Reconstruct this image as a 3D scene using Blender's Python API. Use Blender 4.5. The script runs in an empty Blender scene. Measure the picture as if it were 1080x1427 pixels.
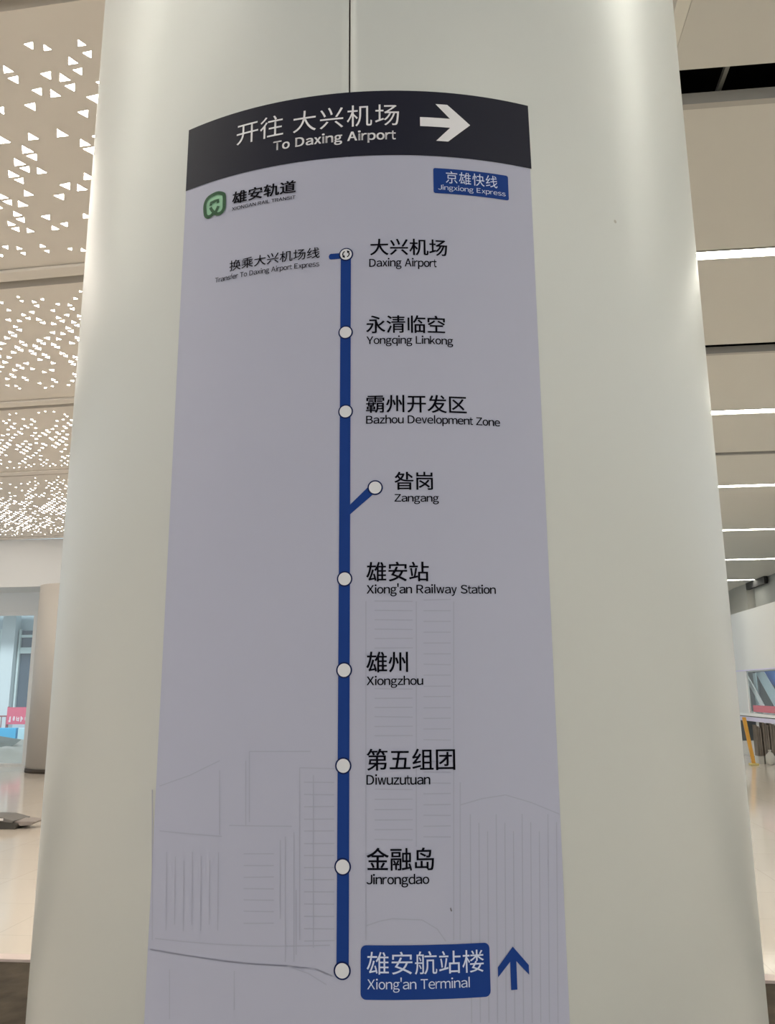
import bpy, bmesh, math, random
from mathutils import Vector, Matrix, noise as mnoise

random.seed(7)
sc = bpy.context.scene
COL = sc.collection
R_ = math.radians

# ------------------------------------------------------------------ camera
EYE = 1.55
PITCH, ROLL, F_PX = 0.213783, -0.0065637, 1151.26
cp, sp, cr, sr = math.cos(PITCH), math.sin(PITCH), math.cos(ROLL), math.sin(ROLL)
right0, up0, fwd = Vector((1, 0, 0)), Vector((0, -sp, cp)), Vector((0, cp, sp))
right, up = cr * right0 + sr * up0, -sr * right0 + cr * up0
cam_d = bpy.data.cameras.new('camera')
cam = bpy.data.objects.new('camera', cam_d)
COL.objects.link(cam)
m = Matrix((right, up, -fwd)).transposed().to_4x4()
m.translation = Vector((0, 0, EYE))
cam.matrix_world = m
cam_d.sensor_fit = 'VERTICAL'
cam_d.sensor_height = 24.0
cam_d.lens = F_PX * 24.0 / 1427.0
cam_d.clip_end = 300
sc.camera = cam

# ------------------------------------------------------------------ world, sun, exposure
SKY_STRENGTH = 0.66
SUN_STRENGTH = 2.1
STRIP_EMIT = 18.0
PERF_EMIT = 23.0
EXPOSURE = 0.42
w = bpy.data.worlds.new('sky')
sc.world = w
w.use_nodes = True
bg = w.node_tree.nodes['Background']
bg.inputs[0].default_value = (0.93, 0.97, 1.0, 1)
bg.inputs[1].default_value = SKY_STRENGTH
sun_d = bpy.data.lights.new('sun', 'SUN')
sun_d.energy = SUN_STRENGTH
sun_d.angle = R_(12)
sun = bpy.data.objects.new('sun', sun_d)
COL.objects.link(sun)
sun.rotation_euler = (R_(38), 0, R_(4))
sun.location = (-10, 0, 20)
vs = sc.view_settings
sc.display_settings.display_device = 'sRGB'
vs.view_transform = 'Standard'
vs.look = 'None'
vs.exposure = EXPOSURE
vs.gamma = 1
vs.use_curve_mapping = False

# ------------------------------------------------------------------ hall frame
A = R_(-6)          # the hall's rows run 6 degrees off the camera
CA, SA = math.cos(A), math.sin(A)
ZC = 4.85           # ceiling height


def H(s, v, z=0.0):
    """hall coordinates (along the rows, across the rows, height) -> world"""
    return Vector((s * CA - v * SA, s * SA + v * CA, z))


# ------------------------------------------------------------------ materials
def mat(name, col, rough=0.5, spec=0.5, metal=0.0, noise=None, bump=None, emit=None, coat=0.0):
    ma = bpy.data.materials.new(name)
    ma.use_nodes = True
    nt = ma.node_tree
    b = nt.nodes['Principled BSDF']
    b.inputs['Base Color'].default_value = (*col, 1)
    b.inputs['Roughness'].default_value = rough
    b.inputs['Specular IOR Level'].default_value = spec
    b.inputs['Metallic'].default_value = metal
    b.inputs['Coat Weight'].default_value = coat
    if emit:
        b.inputs['Emission Color'].default_value = (*emit[0], 1)
        b.inputs['Emission Strength'].default_value = emit[1]
    if noise:
        scale, amt = noise
        tc = nt.nodes.new('ShaderNodeTexCoord')
        n = nt.nodes.new('ShaderNodeTexNoise')
        n.inputs['Scale'].default_value = scale
        n.inputs['Detail'].default_value = 6
        mx = nt.nodes.new('ShaderNodeMix')
        mx.data_type = 'RGBA'
        mx.inputs[6].default_value = (*[c * (1 - amt) for c in col], 1)
        mx.inputs[7].default_value = (*[min(1, c * (1 + amt)) for c in col], 1)
        nt.links.new(tc.outputs['Object'], n.inputs['Vector'])
        nt.links.new(n.outputs['Fac'], mx.inputs[0])
        nt.links.new(mx.outputs[2], b.inputs['Base Color'])
        if bump:
            bp = nt.nodes.new('ShaderNodeBump')
            bp.inputs['Strength'].default_value = bump
            bp.inputs['Distance'].default_value = 0.02
            nt.links.new(n.outputs['Fac'], bp.inputs['Height'])
            nt.links.new(bp.outputs['Normal'], b.inputs['Normal'])
    return ma


M = {}
M['column'] = mat('column_paint', (0.635, 0.66, 0.645), 0.36, 0.5, noise=(0.8, 0.025))
M['far_column'] = mat('far_column_paint', (0.50, 0.47, 0.43), 0.5)
M['core'] = mat('dark_core', (0.03, 0.03, 0.03), 0.8)
M['sheet'] = mat('sign_vinyl', (0.442, 0.456, 0.58), 0.5, 0.35, noise=(3.0, 0.02))
M['sketch'] = mat('sketch_grey', (0.385, 0.398, 0.51), 0.5, 0.35)
M['band'] = mat('band_navy_black', (0.013, 0.014, 0.028), 0.5, 0.22)
M['white_print'] = mat('white_print', (0.82, 0.82, 0.86), 0.5, 0.35)
M['badge_print'] = mat('badge_print', (0.62, 0.70, 0.90), 0.5, 0.35)
M['ink'] = mat('black_ink', (0.003, 0.003, 0.008), 0.6, 0.06)
M['blue'] = mat('route_blue', (0.010, 0.046, 0.240), 0.5, 0.12)
M['ring'] = mat('ring_navy', (0.006, 0.016, 0.085), 0.5, 0.12)
M['face'] = mat('marker_white', (0.72, 0.73, 0.78), 0.5, 0.35)
M['green'] = mat('logo_green', (0.018, 0.085, 0.035), 0.5, 0.3)
M['pale_green'] = mat('logo_pale_green', (0.30, 0.56, 0.38), 0.5, 0.3)
M['stain'] = mat('stain_grey', (0.16, 0.15, 0.18), 0.7)
M['stain2'] = mat('scuff_grey', (0.45, 0.44, 0.40), 0.7)
M['panel'] = mat('ceiling_panel_paint', (0.80, 0.755, 0.695), 0.55, 0.35, noise=(0.5, 0.02))
M['panel_r'] = mat('plain_panel_paint', (0.66, 0.65, 0.605), 0.55, 0.35, noise=(0.5, 0.02))
M['joint'] = mat('joint_brown', (0.05, 0.037, 0.027), 0.7)
M['trim_pale'] = mat('pale_trim', (0.78, 0.77, 0.70), 0.45, 0.4)
M['alu'] = mat('grey_trim', (0.42, 0.41, 0.38), 0.4, 0.5)
M['black'] = mat('plenum_black', (0.006, 0.006, 0.006), 0.9, 0.1)
M['rod'] = mat('galvanised_rod', (0.30, 0.31, 0.30), 0.5, 0.5, 0.3)
M['strip'] = mat('strip_diffuser', (0.9, 0.9, 0.85), 0.4, emit=((1.0, 0.98, 0.86), STRIP_EMIT))
M['perf'] = mat('backlit_opening', (0.9, 0.9, 0.85), 0.4, emit=((1.0, 0.91, 0.80), PERF_EMIT))
M['white_wall'] = mat('white_wall', (0.70, 0.71, 0.71), 0.6, noise=(0.7, 0.02))
M['grey_wall'] = mat('grey_wall', (0.40, 0.39, 0.36), 0.7, noise=(0.7, 0.05))
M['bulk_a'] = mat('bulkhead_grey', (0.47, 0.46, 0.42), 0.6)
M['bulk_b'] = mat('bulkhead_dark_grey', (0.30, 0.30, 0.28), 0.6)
M['frame'] = mat('white_frame', (0.82, 0.83, 0.82), 0.4, 0.5)
M['lavender'] = mat('ledge_lavender', (0.62, 0.60, 0.80), 0.45)
M['concrete'] = mat('rough_concrete', (0.060, 0.049, 0.036), 0.85, 0.15, noise=(5.0, 0.9), bump=0.8)
M['ground'] = mat('pavement', (0.52, 0.52, 0.50), 0.85, noise=(1.5, 0.15))
M['edge'] = mat('floor_edge', (0.62, 0.52, 0.49), 0.4)
M['facade'] = mat('pale_blue_facade', (0.55, 0.67, 0.73), 0.8, noise=(0.4, 0.05))
M['facade2'] = mat('pale_facade_pier', (0.66, 0.76, 0.79), 0.8)
M['win_dark'] = mat('dark_glazing', (0.085, 0.125, 0.165), 0.15, 0.5, noise=(0.8, 0.25))
M['transom'] = mat('pale_transom', (0.66, 0.80, 0.80), 0.5)
M['slate'] = mat('slate_grey', (0.13, 0.16, 0.18), 0.5, noise=(2.0, 0.2))
M['red'] = mat('banner_red', (0.75, 0.14, 0.22), 0.7)
M['pink_white'] = mat('banner_marks', (0.88, 0.75, 0.78), 0.7)
M['cyan'] = mat('barrier_cyan', (0.06, 0.46, 0.78), 0.5)
M['pale_cyan'] = mat('barrier_pale_cyan', (0.48, 0.74, 0.83), 0.5)
M['rail'] = mat('rail_red_brown', (0.35, 0.12, 0.12), 0.5)
M['tarp'] = mat('grey_tarp', (0.78, 0.77, 0.72), 0.7, noise=(2.5, 0.12), bump=0.4)
M['tarp_dark'] = mat('dark_grey_tarp', (0.30, 0.34, 0.32), 0.7)
M['white_metal'] = mat('white_metal', (0.82, 0.86, 0.87), 0.4, 0.5)
M['ice_blue'] = mat('ice_blue_sheet', (0.55, 0.70, 0.76), 0.45)
M['sign_blue'] = mat('vivid_blue', (0.05, 0.24, 0.80), 0.5)
M['rose'] = mat('rose_red', (0.85, 0.06, 0.10), 0.55)
M['teal_dark'] = mat('dark_teal_screen', (0.06, 0.085, 0.085), 0.35, noise=(1.2, 0.35))
M['yellow'] = mat('yellow_post', (0.74, 0.38, 0.055), 0.5)
M['yellow2'] = mat('yellow_foot', (0.60, 0.50, 0.20), 0.6)
M['bundle'] = mat('weathered_board', (0.27, 0.235, 0.19), 0.75, noise=(5.0, 0.3))
M['bag'] = mat('pale_bag', (0.66, 0.65, 0.58), 0.75)
M['case'] = mat('grey_case_lid', (0.17, 0.162, 0.155), 0.5, 0.3)
M['case_dark'] = mat('dark_case_body', (0.055, 0.05, 0.042), 0.45)
M['case_flap'] = mat('grey_flap', (0.30, 0.26, 0.24), 0.45)
M['case_label'] = mat('pale_label', (0.74, 0.71, 0.71), 0.5)


def glass_mat():
    ma = bpy.data.materials.new('thin_clear_glass')
    ma.use_nodes = True
    nt = ma.node_tree
    for n in list(nt.nodes):
        nt.nodes.remove(n)
    out = nt.nodes.new('ShaderNodeOutputMaterial')
    mx = nt.nodes.new('ShaderNodeMixShader')
    mx.inputs[0].default_value = 0.07
    tr = nt.nodes.new('ShaderNodeBsdfTransparent')
    tr.inputs[0].default_value = (0.93, 0.97, 0.98, 1)
    gl = nt.nodes.new('ShaderNodeBsdfGlossy')
    gl.inputs['Roughness'].default_value = 0.02
    nt.links.new(tr.outputs[0], mx.inputs[1])
    nt.links.new(gl.outputs[0], mx.inputs[2])
    nt.links.new(mx.outputs[0], out.inputs[0])
    return ma


M['glass'] = glass_mat()


def tile_mat():
    ma = bpy.data.materials.new('polished_cream_tiles')
    ma.use_nodes = True
    nt = ma.node_tree
    b = nt.nodes['Principled BSDF']
    b.inputs['Roughness'].default_value = 0.10
    b.inputs['Specular IOR Level'].default_value = 0.6
    tc = nt.nodes.new('ShaderNodeTexCoord')
    br = nt.nodes.new('ShaderNodeTexBrick')
    br.offset = 0.0
    br.inputs['Scale'].default_value = 1.0
    br.inputs['Brick Width'].default_value = 0.8
    br.inputs['Row Height'].default_value = 0.8
    br.inputs['Mortar Size'].default_value = 0.004
    br.inputs['Color1'].default_value = (0.68, 0.615, 0.54, 1)
    br.inputs['Color2'].default_value = (0.70, 0.635, 0.56, 1)
    br.inputs['Mortar'].default_value = (0.60, 0.54, 0.47, 1)
    no = nt.nodes.new('ShaderNodeTexNoise')
    no.inputs['Scale'].default_value = 0.6
    bp = nt.nodes.new('ShaderNodeBump')
    bp.inputs['Strength'].default_value = 0.03
    nt.links.new(tc.outputs['Object'], br.inputs['Vector'])
    nt.links.new(tc.outputs['Object'], no.inputs['Vector'])
    nt.links.new(no.outputs['Fac'], bp.inputs['Height'])
    nt.links.new(bp.outputs['Normal'], b.inputs['Normal'])
    nt.links.new(br.outputs['Color'], b.inputs['Base Color'])
    return ma


M['tiles'] = tile_mat()


# ------------------------------------------------------------------ mesh helpers
def new_obj(name, bm, ma, parent=None):
    me = bpy.data.meshes.new(name)
    bm.normal_update()
    bm.to_mesh(me)
    bm.free()
    for x in (ma if isinstance(ma, (list, tuple)) else [ma]):
        me.materials.append(M[x])
    o = bpy.data.objects.new(name, me)
    COL.objects.link(o)
    if parent:
        o.parent = parent
    return o


def tag(o, label=None, cat=None, group=None, kind=None):
    if label:
        o['label'] = label
    if cat:
        o['category'] = cat
    if group:
        o['group'] = group
    if kind:
        o['kind'] = kind
    return o


def empty(name, loc, rz, label, cat, group=None):
    o = bpy.data.objects.new(name, None)
    COL.objects.link(o)
    o.location = loc
    o.rotation_euler.z = rz
    o.empty_display_size = 0.1
    return tag(o, label, cat, group)


def box(bm, x0, x1, y0, y1, z0, z1, mi=0):
    vs_ = [bm.verts.new(p) for p in ((x0, y0, z0), (x1, y0, z0), (x1, y1, z0), (x0, y1, z0),
                                     (x0, y0, z1), (x1, y0, z1), (x1, y1, z1), (x0, y1, z1))]
    for f in ((0, 3, 2, 1), (4, 5, 6, 7), (0, 1, 5, 4), (1, 2, 6, 5), (2, 3, 7, 6), (3, 0, 4, 7)):
        fa = bm.faces.new([vs_[i] for i in f])
        fa.material_index = mi
    return vs_


def prism(bm, pts, d, mi=0):
    """pts: planar outline of 3D points, extruded by the vector d"""
    d = Vector(d)
    a = [bm.verts.new(p) for p in pts]
    b = [bm.verts.new(Vector(p) + d) for p in pts]
    n = len(a)
    bm.faces.new(a[::-1]).material_index = mi
    bm.faces.new(b).material_index = mi
    for i in range(n):
        bm.faces.new((a[i], a[(i + 1) % n], b[(i + 1) % n], b[i])).material_index = mi


def cyl(bm, cx, cy, z0, z1, r, n=24, r1=None):
    r1 = r if r1 is None else r1
    a = [bm.verts.new((cx + r * math.cos(2 * math.pi * i / n), cy + r * math.sin(2 * math.pi * i / n), z0)) for i in range(n)]
    b = [bm.verts.new((cx + r1 * math.cos(2 * math.pi * i / n), cy + r1 * math.sin(2 * math.pi * i / n), z1)) for i in range(n)]
    bm.faces.new(a[::-1])
    bm.faces.new(b)
    for i in range(n):
        f = bm.faces.new((a[i], a[(i + 1) % n], b[(i + 1) % n], b[i]))
        f.smooth = True


def bevel(bm, w_, seg=2):
    bmesh.ops.recalc_face_normals(bm, faces=bm.faces[:])
    bmesh.ops.bevel(bm, geom=[e for e in bm.edges], offset=w_, segments=seg, affect='EDGES', profile=0.5)


def hall(name, boxes, ma, parent=None, bev=0.0, structure=True, base=(0, 0)):
    """boxes in hall coordinates (s0, s1, v0, v1, z0, z1)"""
    bm = bmesh.new()
    for b in boxes:
        box(bm, b[0] - base[0], b[1] - base[0], b[2] - base[1], b[3] - base[1], b[4], b[5])
    if bev:
        bevel(bm, bev)
    bmesh.ops.recalc_face_normals(bm, faces=bm.faces[:])
    o = new_obj(name, bm, ma, parent)
    if parent is None:
        o.location = H(*base)
        o.rotation_euler.z = A
    if structure and parent is None:
        o['kind'] = 'structure'
    return o


def hall_root(name, s, v, z, label, cat, group=None):
    return empty(name, H(s, v, z), A, label, cat, group)


# ------------------------------------------------------------------ the setting
hall('floor', [(-16, 16, -8.2, 3.198, -0.10, 0.0), (-16, 16, 5.215, 18.2, -0.10, 0.0), (4.4, 16, 18.2, 30, -0.10, 0.0)], 'tiles')  # nearest slab is unseen, made cream to bounce light onto the column
hall('floor_rough', [(-16, 16, 3.302, 5.11, -0.10, -0.012)], 'concrete')
hall('trim_1', [(-16, 16, 5.112, 5.213, -0.10, 0.003), (-16, 16, 3.2, 3.3, -0.10, 0.003)], 'edge')
g = hall('ground', [(-40, 40, 18.6, 70, -0.30, -0.11)], 'ground')
# dark plenum above the panels
hall('ceiling', [(-16, 16, -8.2, 18.4, ZC + 0.45, ZC + 0.6), (4.4, 16, 18.4, 30, ZC + 0.45, ZC + 0.6)], 'black')
hall('wall_front', [(-16, 16, -8.4, -8.2, -0.1, 0.35), (-16, 16, -8.4, -8.2, ZC, ZC + 0.6)] + [(x - 0.1, x + 0.1, -8.4, -8.2, 0.35, ZC) for x in (-15.9, -8, 0, 8, 15.9)], 'white_wall')  # unseen; shaped open so sky light reaches the front of the column
hall('wall_back', [(-5.0, 4.4, 18.2, 18.4, 0.0, ZC + 0.45)], 'white_wall')
hall('wall_far', [(4.4, 16, 29.8, 30.0, 0.0, ZC + 0.45)], 'white_wall')
# deep beam over the glazing on the left
hall('beam_back', [(-16, 2.0, 16.72, 17.7, 3.79, ZC - 0.03)], 'white_wall')
# centre trough between the two ceiling fields
hall('ceiling_trough', [(-0.4, 1.06, 2.9, 16.6, ZC + 0.26, ZC + 0.30)], 'bulk_a')
hall('trim_2', [(1.07, 1.138, -8.0, 29.6, ZC - 0.004, ZC + 0.30)], 'trim_pale')

# window wall on the left
win = hall('window_1', [(-16, -5, 18.05, 18.2, 3.40, 3.79 + 0.3), (-16, -5, 18.05, 18.2, 0.0, 0.05)], 'frame')
hall('window_frame', [(-15.9, -5.05, 18.07, 18.15, 3.31, 3.40)], 'frame', win)
for x in (-15.9, -14.3, -12.25, -10.02, -8.0, -6.4, -5.05):
    hall('mullion', [(x - 0.045, x + 0.045, 18.06, 18.16, 0.05, 3.40)], 'frame', win)
hall('window_pane', [(-15.9, -5.05, 18.105, 18.113, 0.05, 3.31)], 'glass', win)

# raised wall on the right, open below its ledge
S5 = 5.7
hall('wall_right', [(S5, S5 + 0.05, 9.0, 24.0, 1.95, 3.18), (S5, S5 + 0.05, 18.72, 24.0, 1.05, 1.95)], 'white_wall')
hall('trim_3', [(S5 - 0.015, S5 + 0.06, 9.0, 24.0, 1.925, 1.949)], 'lavender')
hall('trim_4', [(S5 - 0.02, S5 + 0.75, 9.0, 24.0, 0.995, 1.049)], 'frame')
hall('trim_5', [(S5, S5 + 0.7, 9.0, 24.0, 0.975, 0.994)], 'case_dark')
hall('trim_6', [(S5 - 0.02, S5 + 0.75, 9.0, 24.0, 0.89, 0.974)], 'lavender')
w2 = hall('window_2', [(S5 + 0.005, S5 + 0.045, 9.0, 9.05, 1.05, 1.925), (S5 + 0.005, S5 + 0.045, 18.66, 18.72, 1.05, 1.925)], 'frame')
hall('window_pane', [(S5 + 0.02, S5 + 0.027, 9.05, 18.66, 1.05, 1.925)], 'glass', w2)
# supports of the raised wall
hall('support_right', [(S5 + 0.10, S5 + 0.25, 23.7, 24.0, 0.0, 0.89), (S5 + 0.10, S5 + 0.25, 9.0, 9.3, 0.0, 0.89)], 'white_wall')

# bulkhead hung under the ceiling beyond
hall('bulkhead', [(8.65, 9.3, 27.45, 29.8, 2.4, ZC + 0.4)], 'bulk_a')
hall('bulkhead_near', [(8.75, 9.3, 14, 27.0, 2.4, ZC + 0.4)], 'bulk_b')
hall('trim_7', [(8.70, 8.748, 14, 26.6, 3.45, 3.75)], 'bulk_a')
hall('trim_8', [(8.60, 8.70, 25.6, 27.3, ZC - 0.22, ZC - 0.005)], 'core')

# ------------------------------------------------------------------ ceiling fields
# right: plain panels, black slots and lit strips
LIGHTS = [(-5.72, 0.16), (-1.80, 0.16), (2.10, 0.16), (6.092, 0.145), (9.974, 0.175), (13.876, 0.17), (17.90, 0.17), (22.15, 0.18), (26.45, 0.18)]
SLOTS = [(-7.5, 0.2), (-3.6, 0.25), (0.25, 0.25), (4.18, 0.26), (7.972, 0.19), (11.835, 0.085)]
cuts = sorted([(v - wd / 2, v + wd / 2) for v, wd in LIGHTS + SLOTS])
edges = [(-7.95, None)]
spans = []
prev = -8.0
for a_, b_ in cuts:
    if a_ - prev > 0.3:
        spans.append((prev, a_))
    prev = b_
spans.append((prev, 29.7))
for (v0, v1) in spans:
    vis = v1 > 3.4
    base = (1.14, (v0 + v1) / 2)
    bm = bmesh.new()
    hw = (v1 - v0) / 2
    box(bm, 0, 12.8, -hw + 0.004, hw - 0.004, 0, 0.05)
    bevel(bm, 0.004, 1)
    o = new_obj('ceiling_panel', bm, 'panel_r')
    o.location = H(base[0], base[1], ZC)
    o.rotation_euler.z = A
    o['span'] = v0
    if any(abs(v0 - (v + wd / 2)) < 1e-6 for v, wd in SLOTS):
        lip = bmesh.new()
        box(lip, 0, 12.8, -hw - 0.002, -hw + 0.045, -0.012, 0.06)
        new_obj('edge_lip', lip, 'alu', o)
    tag(o, cat='ceiling panel', group='plain panels of the right ceiling')
panels_r = sorted([o for o in COL.objects if o.name.startswith('ceiling_panel')], key=lambda q: q['span'])
names_r = {}
plain = ['plain beige ceiling panel at the top right corner, before the wide black slot',
         'plain beige ceiling panel between the wide black slot and the nearest lit strip',
         'plain beige ceiling panel between the nearest lit strip and the second black slot',
         'plain ceiling panel between the second black slot and the second lit strip',
         'narrow ceiling panel between the second lit strip and the thin third slot',
         'narrow ceiling panel between the thin third slot and the third lit strip',
         'narrow ceiling panel between the third and fourth lit strips on the right',
         'thin ceiling panel between the fourth and fifth lit strips on the right',
         'thin ceiling panel between the fifth and sixth lit strips on the right',
         'farthest sliver of plain ceiling beyond the sixth lit strip']
vis_r = [q for q in panels_r if q['span'] > 2.1]
hid_r = [q for q in panels_r if q['span'] <= 2.1]
for q, t in zip(vis_r, plain):
    q['label'] = t
for q in hid_r:
    q['label'] = 'plain beige ceiling panel overhead behind the viewpoint'
for q in panels_r:
    del q['span']

strip_names = ['nearest and widest lit linear ceiling strip on the right',
               'second lit linear ceiling strip from the top right',
               'third lit ceiling strip, just below the thin third black slot',
               'fourth lit ceiling strip from the top right',
               'fifth lit ceiling strip from the top, thin and far',
               'farthest lit ceiling strip, cut off by the grey bulkhead']
k = 0
for v, wd in LIGHTS:
    s1 = 12.6 if v < 20 else 8.6
    lab = 'lit linear ceiling strip overhead behind the viewpoint'
    if v > 3:
        lab = strip_names[k]
        k += 1
    r = hall_root('linear_light', 1.16, v, ZC, lab, 'ceiling light', 'lit strips of the right ceiling')
    L_ = s1 - 1.16
    bm = bmesh.new()
    h2 = wd / 2 - 0.006
    box(bm, 0, L_, -h2, -h2 + 0.008, -0.004, 0.07)
    box(bm, 0, L_, h2 - 0.008, h2, -0.004, 0.07)
    box(bm, 0, 0.008, -h2 + 0.008, h2 - 0.008, -0.004, 0.07)
    box(bm, L_ - 0.008, L_, -h2 + 0.008, h2 - 0.008, -0.004, 0.07)
    box(bm, 0.008, L_ - 0.008, -h2 + 0.008, h2 - 0.008, 0.06, 0.07)
    new_obj('housing', bm, 'alu', r)
    bm = bmesh.new()
    box(bm, 0.01, L_ - 0.01, -h2 + 0.01, h2 - 0.01, 0.002, 0.012)
    new_obj('diffuser', bm, 'strip', r)

# rail crossing the widest slot
bm = bmesh.new()
box(bm, -0.012, 0.012, -0.9, 0.9, 0, 0.03)
o = new_obj('suspension_rail', bm, 'rod')
o.location = H(1.50, 4.18, ZC + 0.12)
o.rotation_euler.z = A - R_(1.5)
tag(o, 'thin grey suspension rail crossing inside the wide black ceiling slot', 'rail')

# left: perforated, backlit panels
from mathutils.geometry import delaunay_2d_cdt
AL = R_(-9)
CL, SL = math.cos(AL), math.sin(AL)
# (near edge, far edge, right end, share of the lattice that is open, size)
LEAN = 0.58
LEFT = [(-5.2, -2.45, -0.45, .1, 0.05), (-2.4, 0.22, -1.5, .1, 0.05), (0.40, 1.42, -1.5, .1, 0.05), (1.60, 3.03, -1.5, .1, 0.05),
        (3.13, 5.62, -0.45, .40, 0.058), (5.76, 8.39, -0.45, .52, 0.045), (8.53, 11.24, -0.45, .52, 0.037), (11.36, 16.20, -0.45, .50, 0.037)]
lab_l = [None, None, None, None,
         'nearest perforated ceiling panel with large sparse backlit triangles, upper left',
         'second perforated ceiling panel with dense small backlit triangles',
         'third perforated ceiling panel with fine backlit triangles',
         'farthest perforated ceiling panel, speckled with the densest backlit holes']
rnd = random.Random(11)
for (v0, v1, s1, dens, size), lab in zip(LEFT, lab_l):
    vc = (v0 + v1) / 2
    hv = (v1 - v0) / 2
    s0 = -12.5 if lab is None or v0 > 10 else -8.5
    # triangular openings: a skewed lattice, bigger towards the middle of the panel
    pts = [(s0, -hv), (s1, -hv), (s1, hv), (s0, hv)]
    faces = [(0, 1, 2, 3)]
    dx, dv = 0.096, 0.106
    nv = int((2 * hv - 0.34) / dv)
    sk = 0.52 * dx + LEAN * dv
    n0 = int((2 * hv * LEAN + 1.0) / dx) + nv
    ns = int((s1 - s0) / dx) + 2 * n0
    for j in range(nv):
        tv = (j + 0.5) / nv
        env = math.sin(math.pi * tv) ** 0.7
        y = -hv + 0.09 + (j + 0.5) * dv
        for i in range(ns):
            x = s0 + (i - n0 * 0.2) * dx - sk * (j - nv / 2) + rnd.uniform(-.006, .006)
            yy = y
            if i % 2 == 0:
                x -= 0.018
                yy = y - 0.022
            wave = mnoise.noise(Vector((i * 0.71, j * 0.23, v0))) * 1.3
            if rnd.random() > dens * (0.60 + 0.6 * env) * (1 + wave) or x > s1 - 0.08 or x < s0 + 0.08:
                continue
            h_ = 0.5 * size * (0.50 + 0.62 * env) * rnd.uniform(0.9, 1.1)
            if i % 2:
                tri = ((-h_, -h_), (h_ * 1.15, h_), (-h_, h_))
            else:
                tri = ((-h_ * 1.15, -h_ * .75), (h_, -h_), (h_, h_))
            k0 = len(pts)
            pts += [(x + p[0] - LEAN * (p[1] + yy - y), yy + p[1]) for p in tri]
            faces.append((k0, k0 + 1, k0 + 2))
    ov, oe, of, _, _, origf = delaunay_2d_cdt([Vector(p) for p in pts], [], faces, 1, 1e-6)
    bm = bmesh.new()
    vv = [bm.verts.new((p.x, p.y, 0.0)) for p in ov]
    for f, src_ in zip(of, origf):
        fa = bm.faces.new([vv[i] for i in reversed(f)])
        fa.material_index = 1 if any(q > 0 for q in src_) else 0
    # sides and back of the panel
    corner = [min(vv, key=lambda q: (q.co.x - c_[0]) ** 2 + (q.co.y - c_[1]) ** 2) for c_ in pts[:4]]
    top = [bm.verts.new((c_[0], c_[1], 0.08)) for c_ in pts[:4]]
    for i in range(4):
        j = (i + 1) % 4
        bm.faces.new((corner[i], corner[j], top[j], top[i]))
    bm.faces.new(top)
    o = new_obj('perforated_panel', bm, ['panel', 'perf'])
    o.location = Vector((-vc * SL, vc * CL, ZC))
    o.rotation_euler.z = AL
    tag(o, lab or 'perforated backlit ceiling panel overhead beside the viewpoint', 'ceiling panel', 'perforated panels of the left ceiling')
    # raised rim along the far edge of the panel
    bm = bmesh.new()
    box(bm, s0, s1, hv - 0.16, hv - 0.012, -0.028, -0.001)
    bevel(bm, 0.008, 1)
    new_obj('edge_rim', bm, 'panel', o)
    # dark gasket closing the joint behind the panel
    bm = bmesh.new()
    box(bm, s0, s1, hv + 0.001, hv + 0.10, 0.079, 0.10)
    new_obj('joint_gasket', bm, 'joint', o)

for v in (0.31, 1.51):  # added strips, out of view, to brighten the left side of the column
    r = empty('linear_light', Vector((-1.6 * CL - v * SL, -1.6 * SL + v * CL, ZC)), AL, 'added fill light strip, unseen overhead on the left of the viewpoint', 'ceiling light', 'added fill strips of the left ceiling')
    bm = bmesh.new()
    box(bm, -8.0, 0.0, -0.085, 0.085, 0.06, 0.07)
    new_obj('housing', bm, 'alu', r)
    bm = bmesh.new()
    box(bm, -7.98, -0.02, -0.035, 0.035, 0.002, 0.012)
    new_obj('diffuser', bm, 'strip', r)

# ------------------------------------------------------------------ the main column
RC = 0.75
CX, CY = 0.0115, 1.994
ZTOP = ZC + 0.40
SEAM = -0.0978


def on_col(u, z, off):
    t = u / RC
    return (CX + (RC + off) * math.sin(t), CY - (RC + off) * math.cos(t), z)


col = empty('round_column', (CX, CY, -0.012), 0, 'thick round off-white clad column carrying the route map, in the centre', 'column')


def shell(t0, t1, z0, z1, r, th, n):
    bm = bmesh.new()
    rows = []
    for i in range(n + 1):
        t = t0 + (t1 - t0) * i / n
        # rolled edge at both seams
        d = min(i, n - i)
        rr = r - (0.003 if d == 0 else 0.0)
        rows.append([bm.verts.new((q * math.sin(t), -q * math.cos(t), z)) for q, z in ((rr, z0), (rr, z1), (r - th, z1), (r - th, z0))])
    for a_, b_ in zip(rows, rows[1:]):
        for q in range(4):
            f = bm.faces.new((a_[q], b_[q], b_[(q + 1) % 4], a_[(q + 1) % 4]))
            f.smooth = q in (0, 2)
    bm.faces.new(rows[0])
    bm.faces.new(rows[-1][::-1])
    bmesh.ops.recalc_face_normals(bm, faces=bm.faces[:])
    return bm


gap = 0.0019
for t0, t1 in ((SEAM + gap, SEAM + math.pi - gap), (SEAM + math.pi + gap, SEAM + 2 * math.pi - gap)):
    new_obj('cladding_panel', shell(t0, t1, 0.10, ZTOP + 0.012, RC, 0.006, 160), 'column', col)
bm = bmesh.new()
cyl(bm, 0, 0, 0.0, ZTOP + 0.012, RC - 0.03, 96)
new_obj('core', bm, 'core', col)
bm = bmesh.new()
cyl(bm, 0, 0, 0.0, 0.10, RC - 0.006, 96)
new_obj('base_ring', bm, 'core', col)


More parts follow.
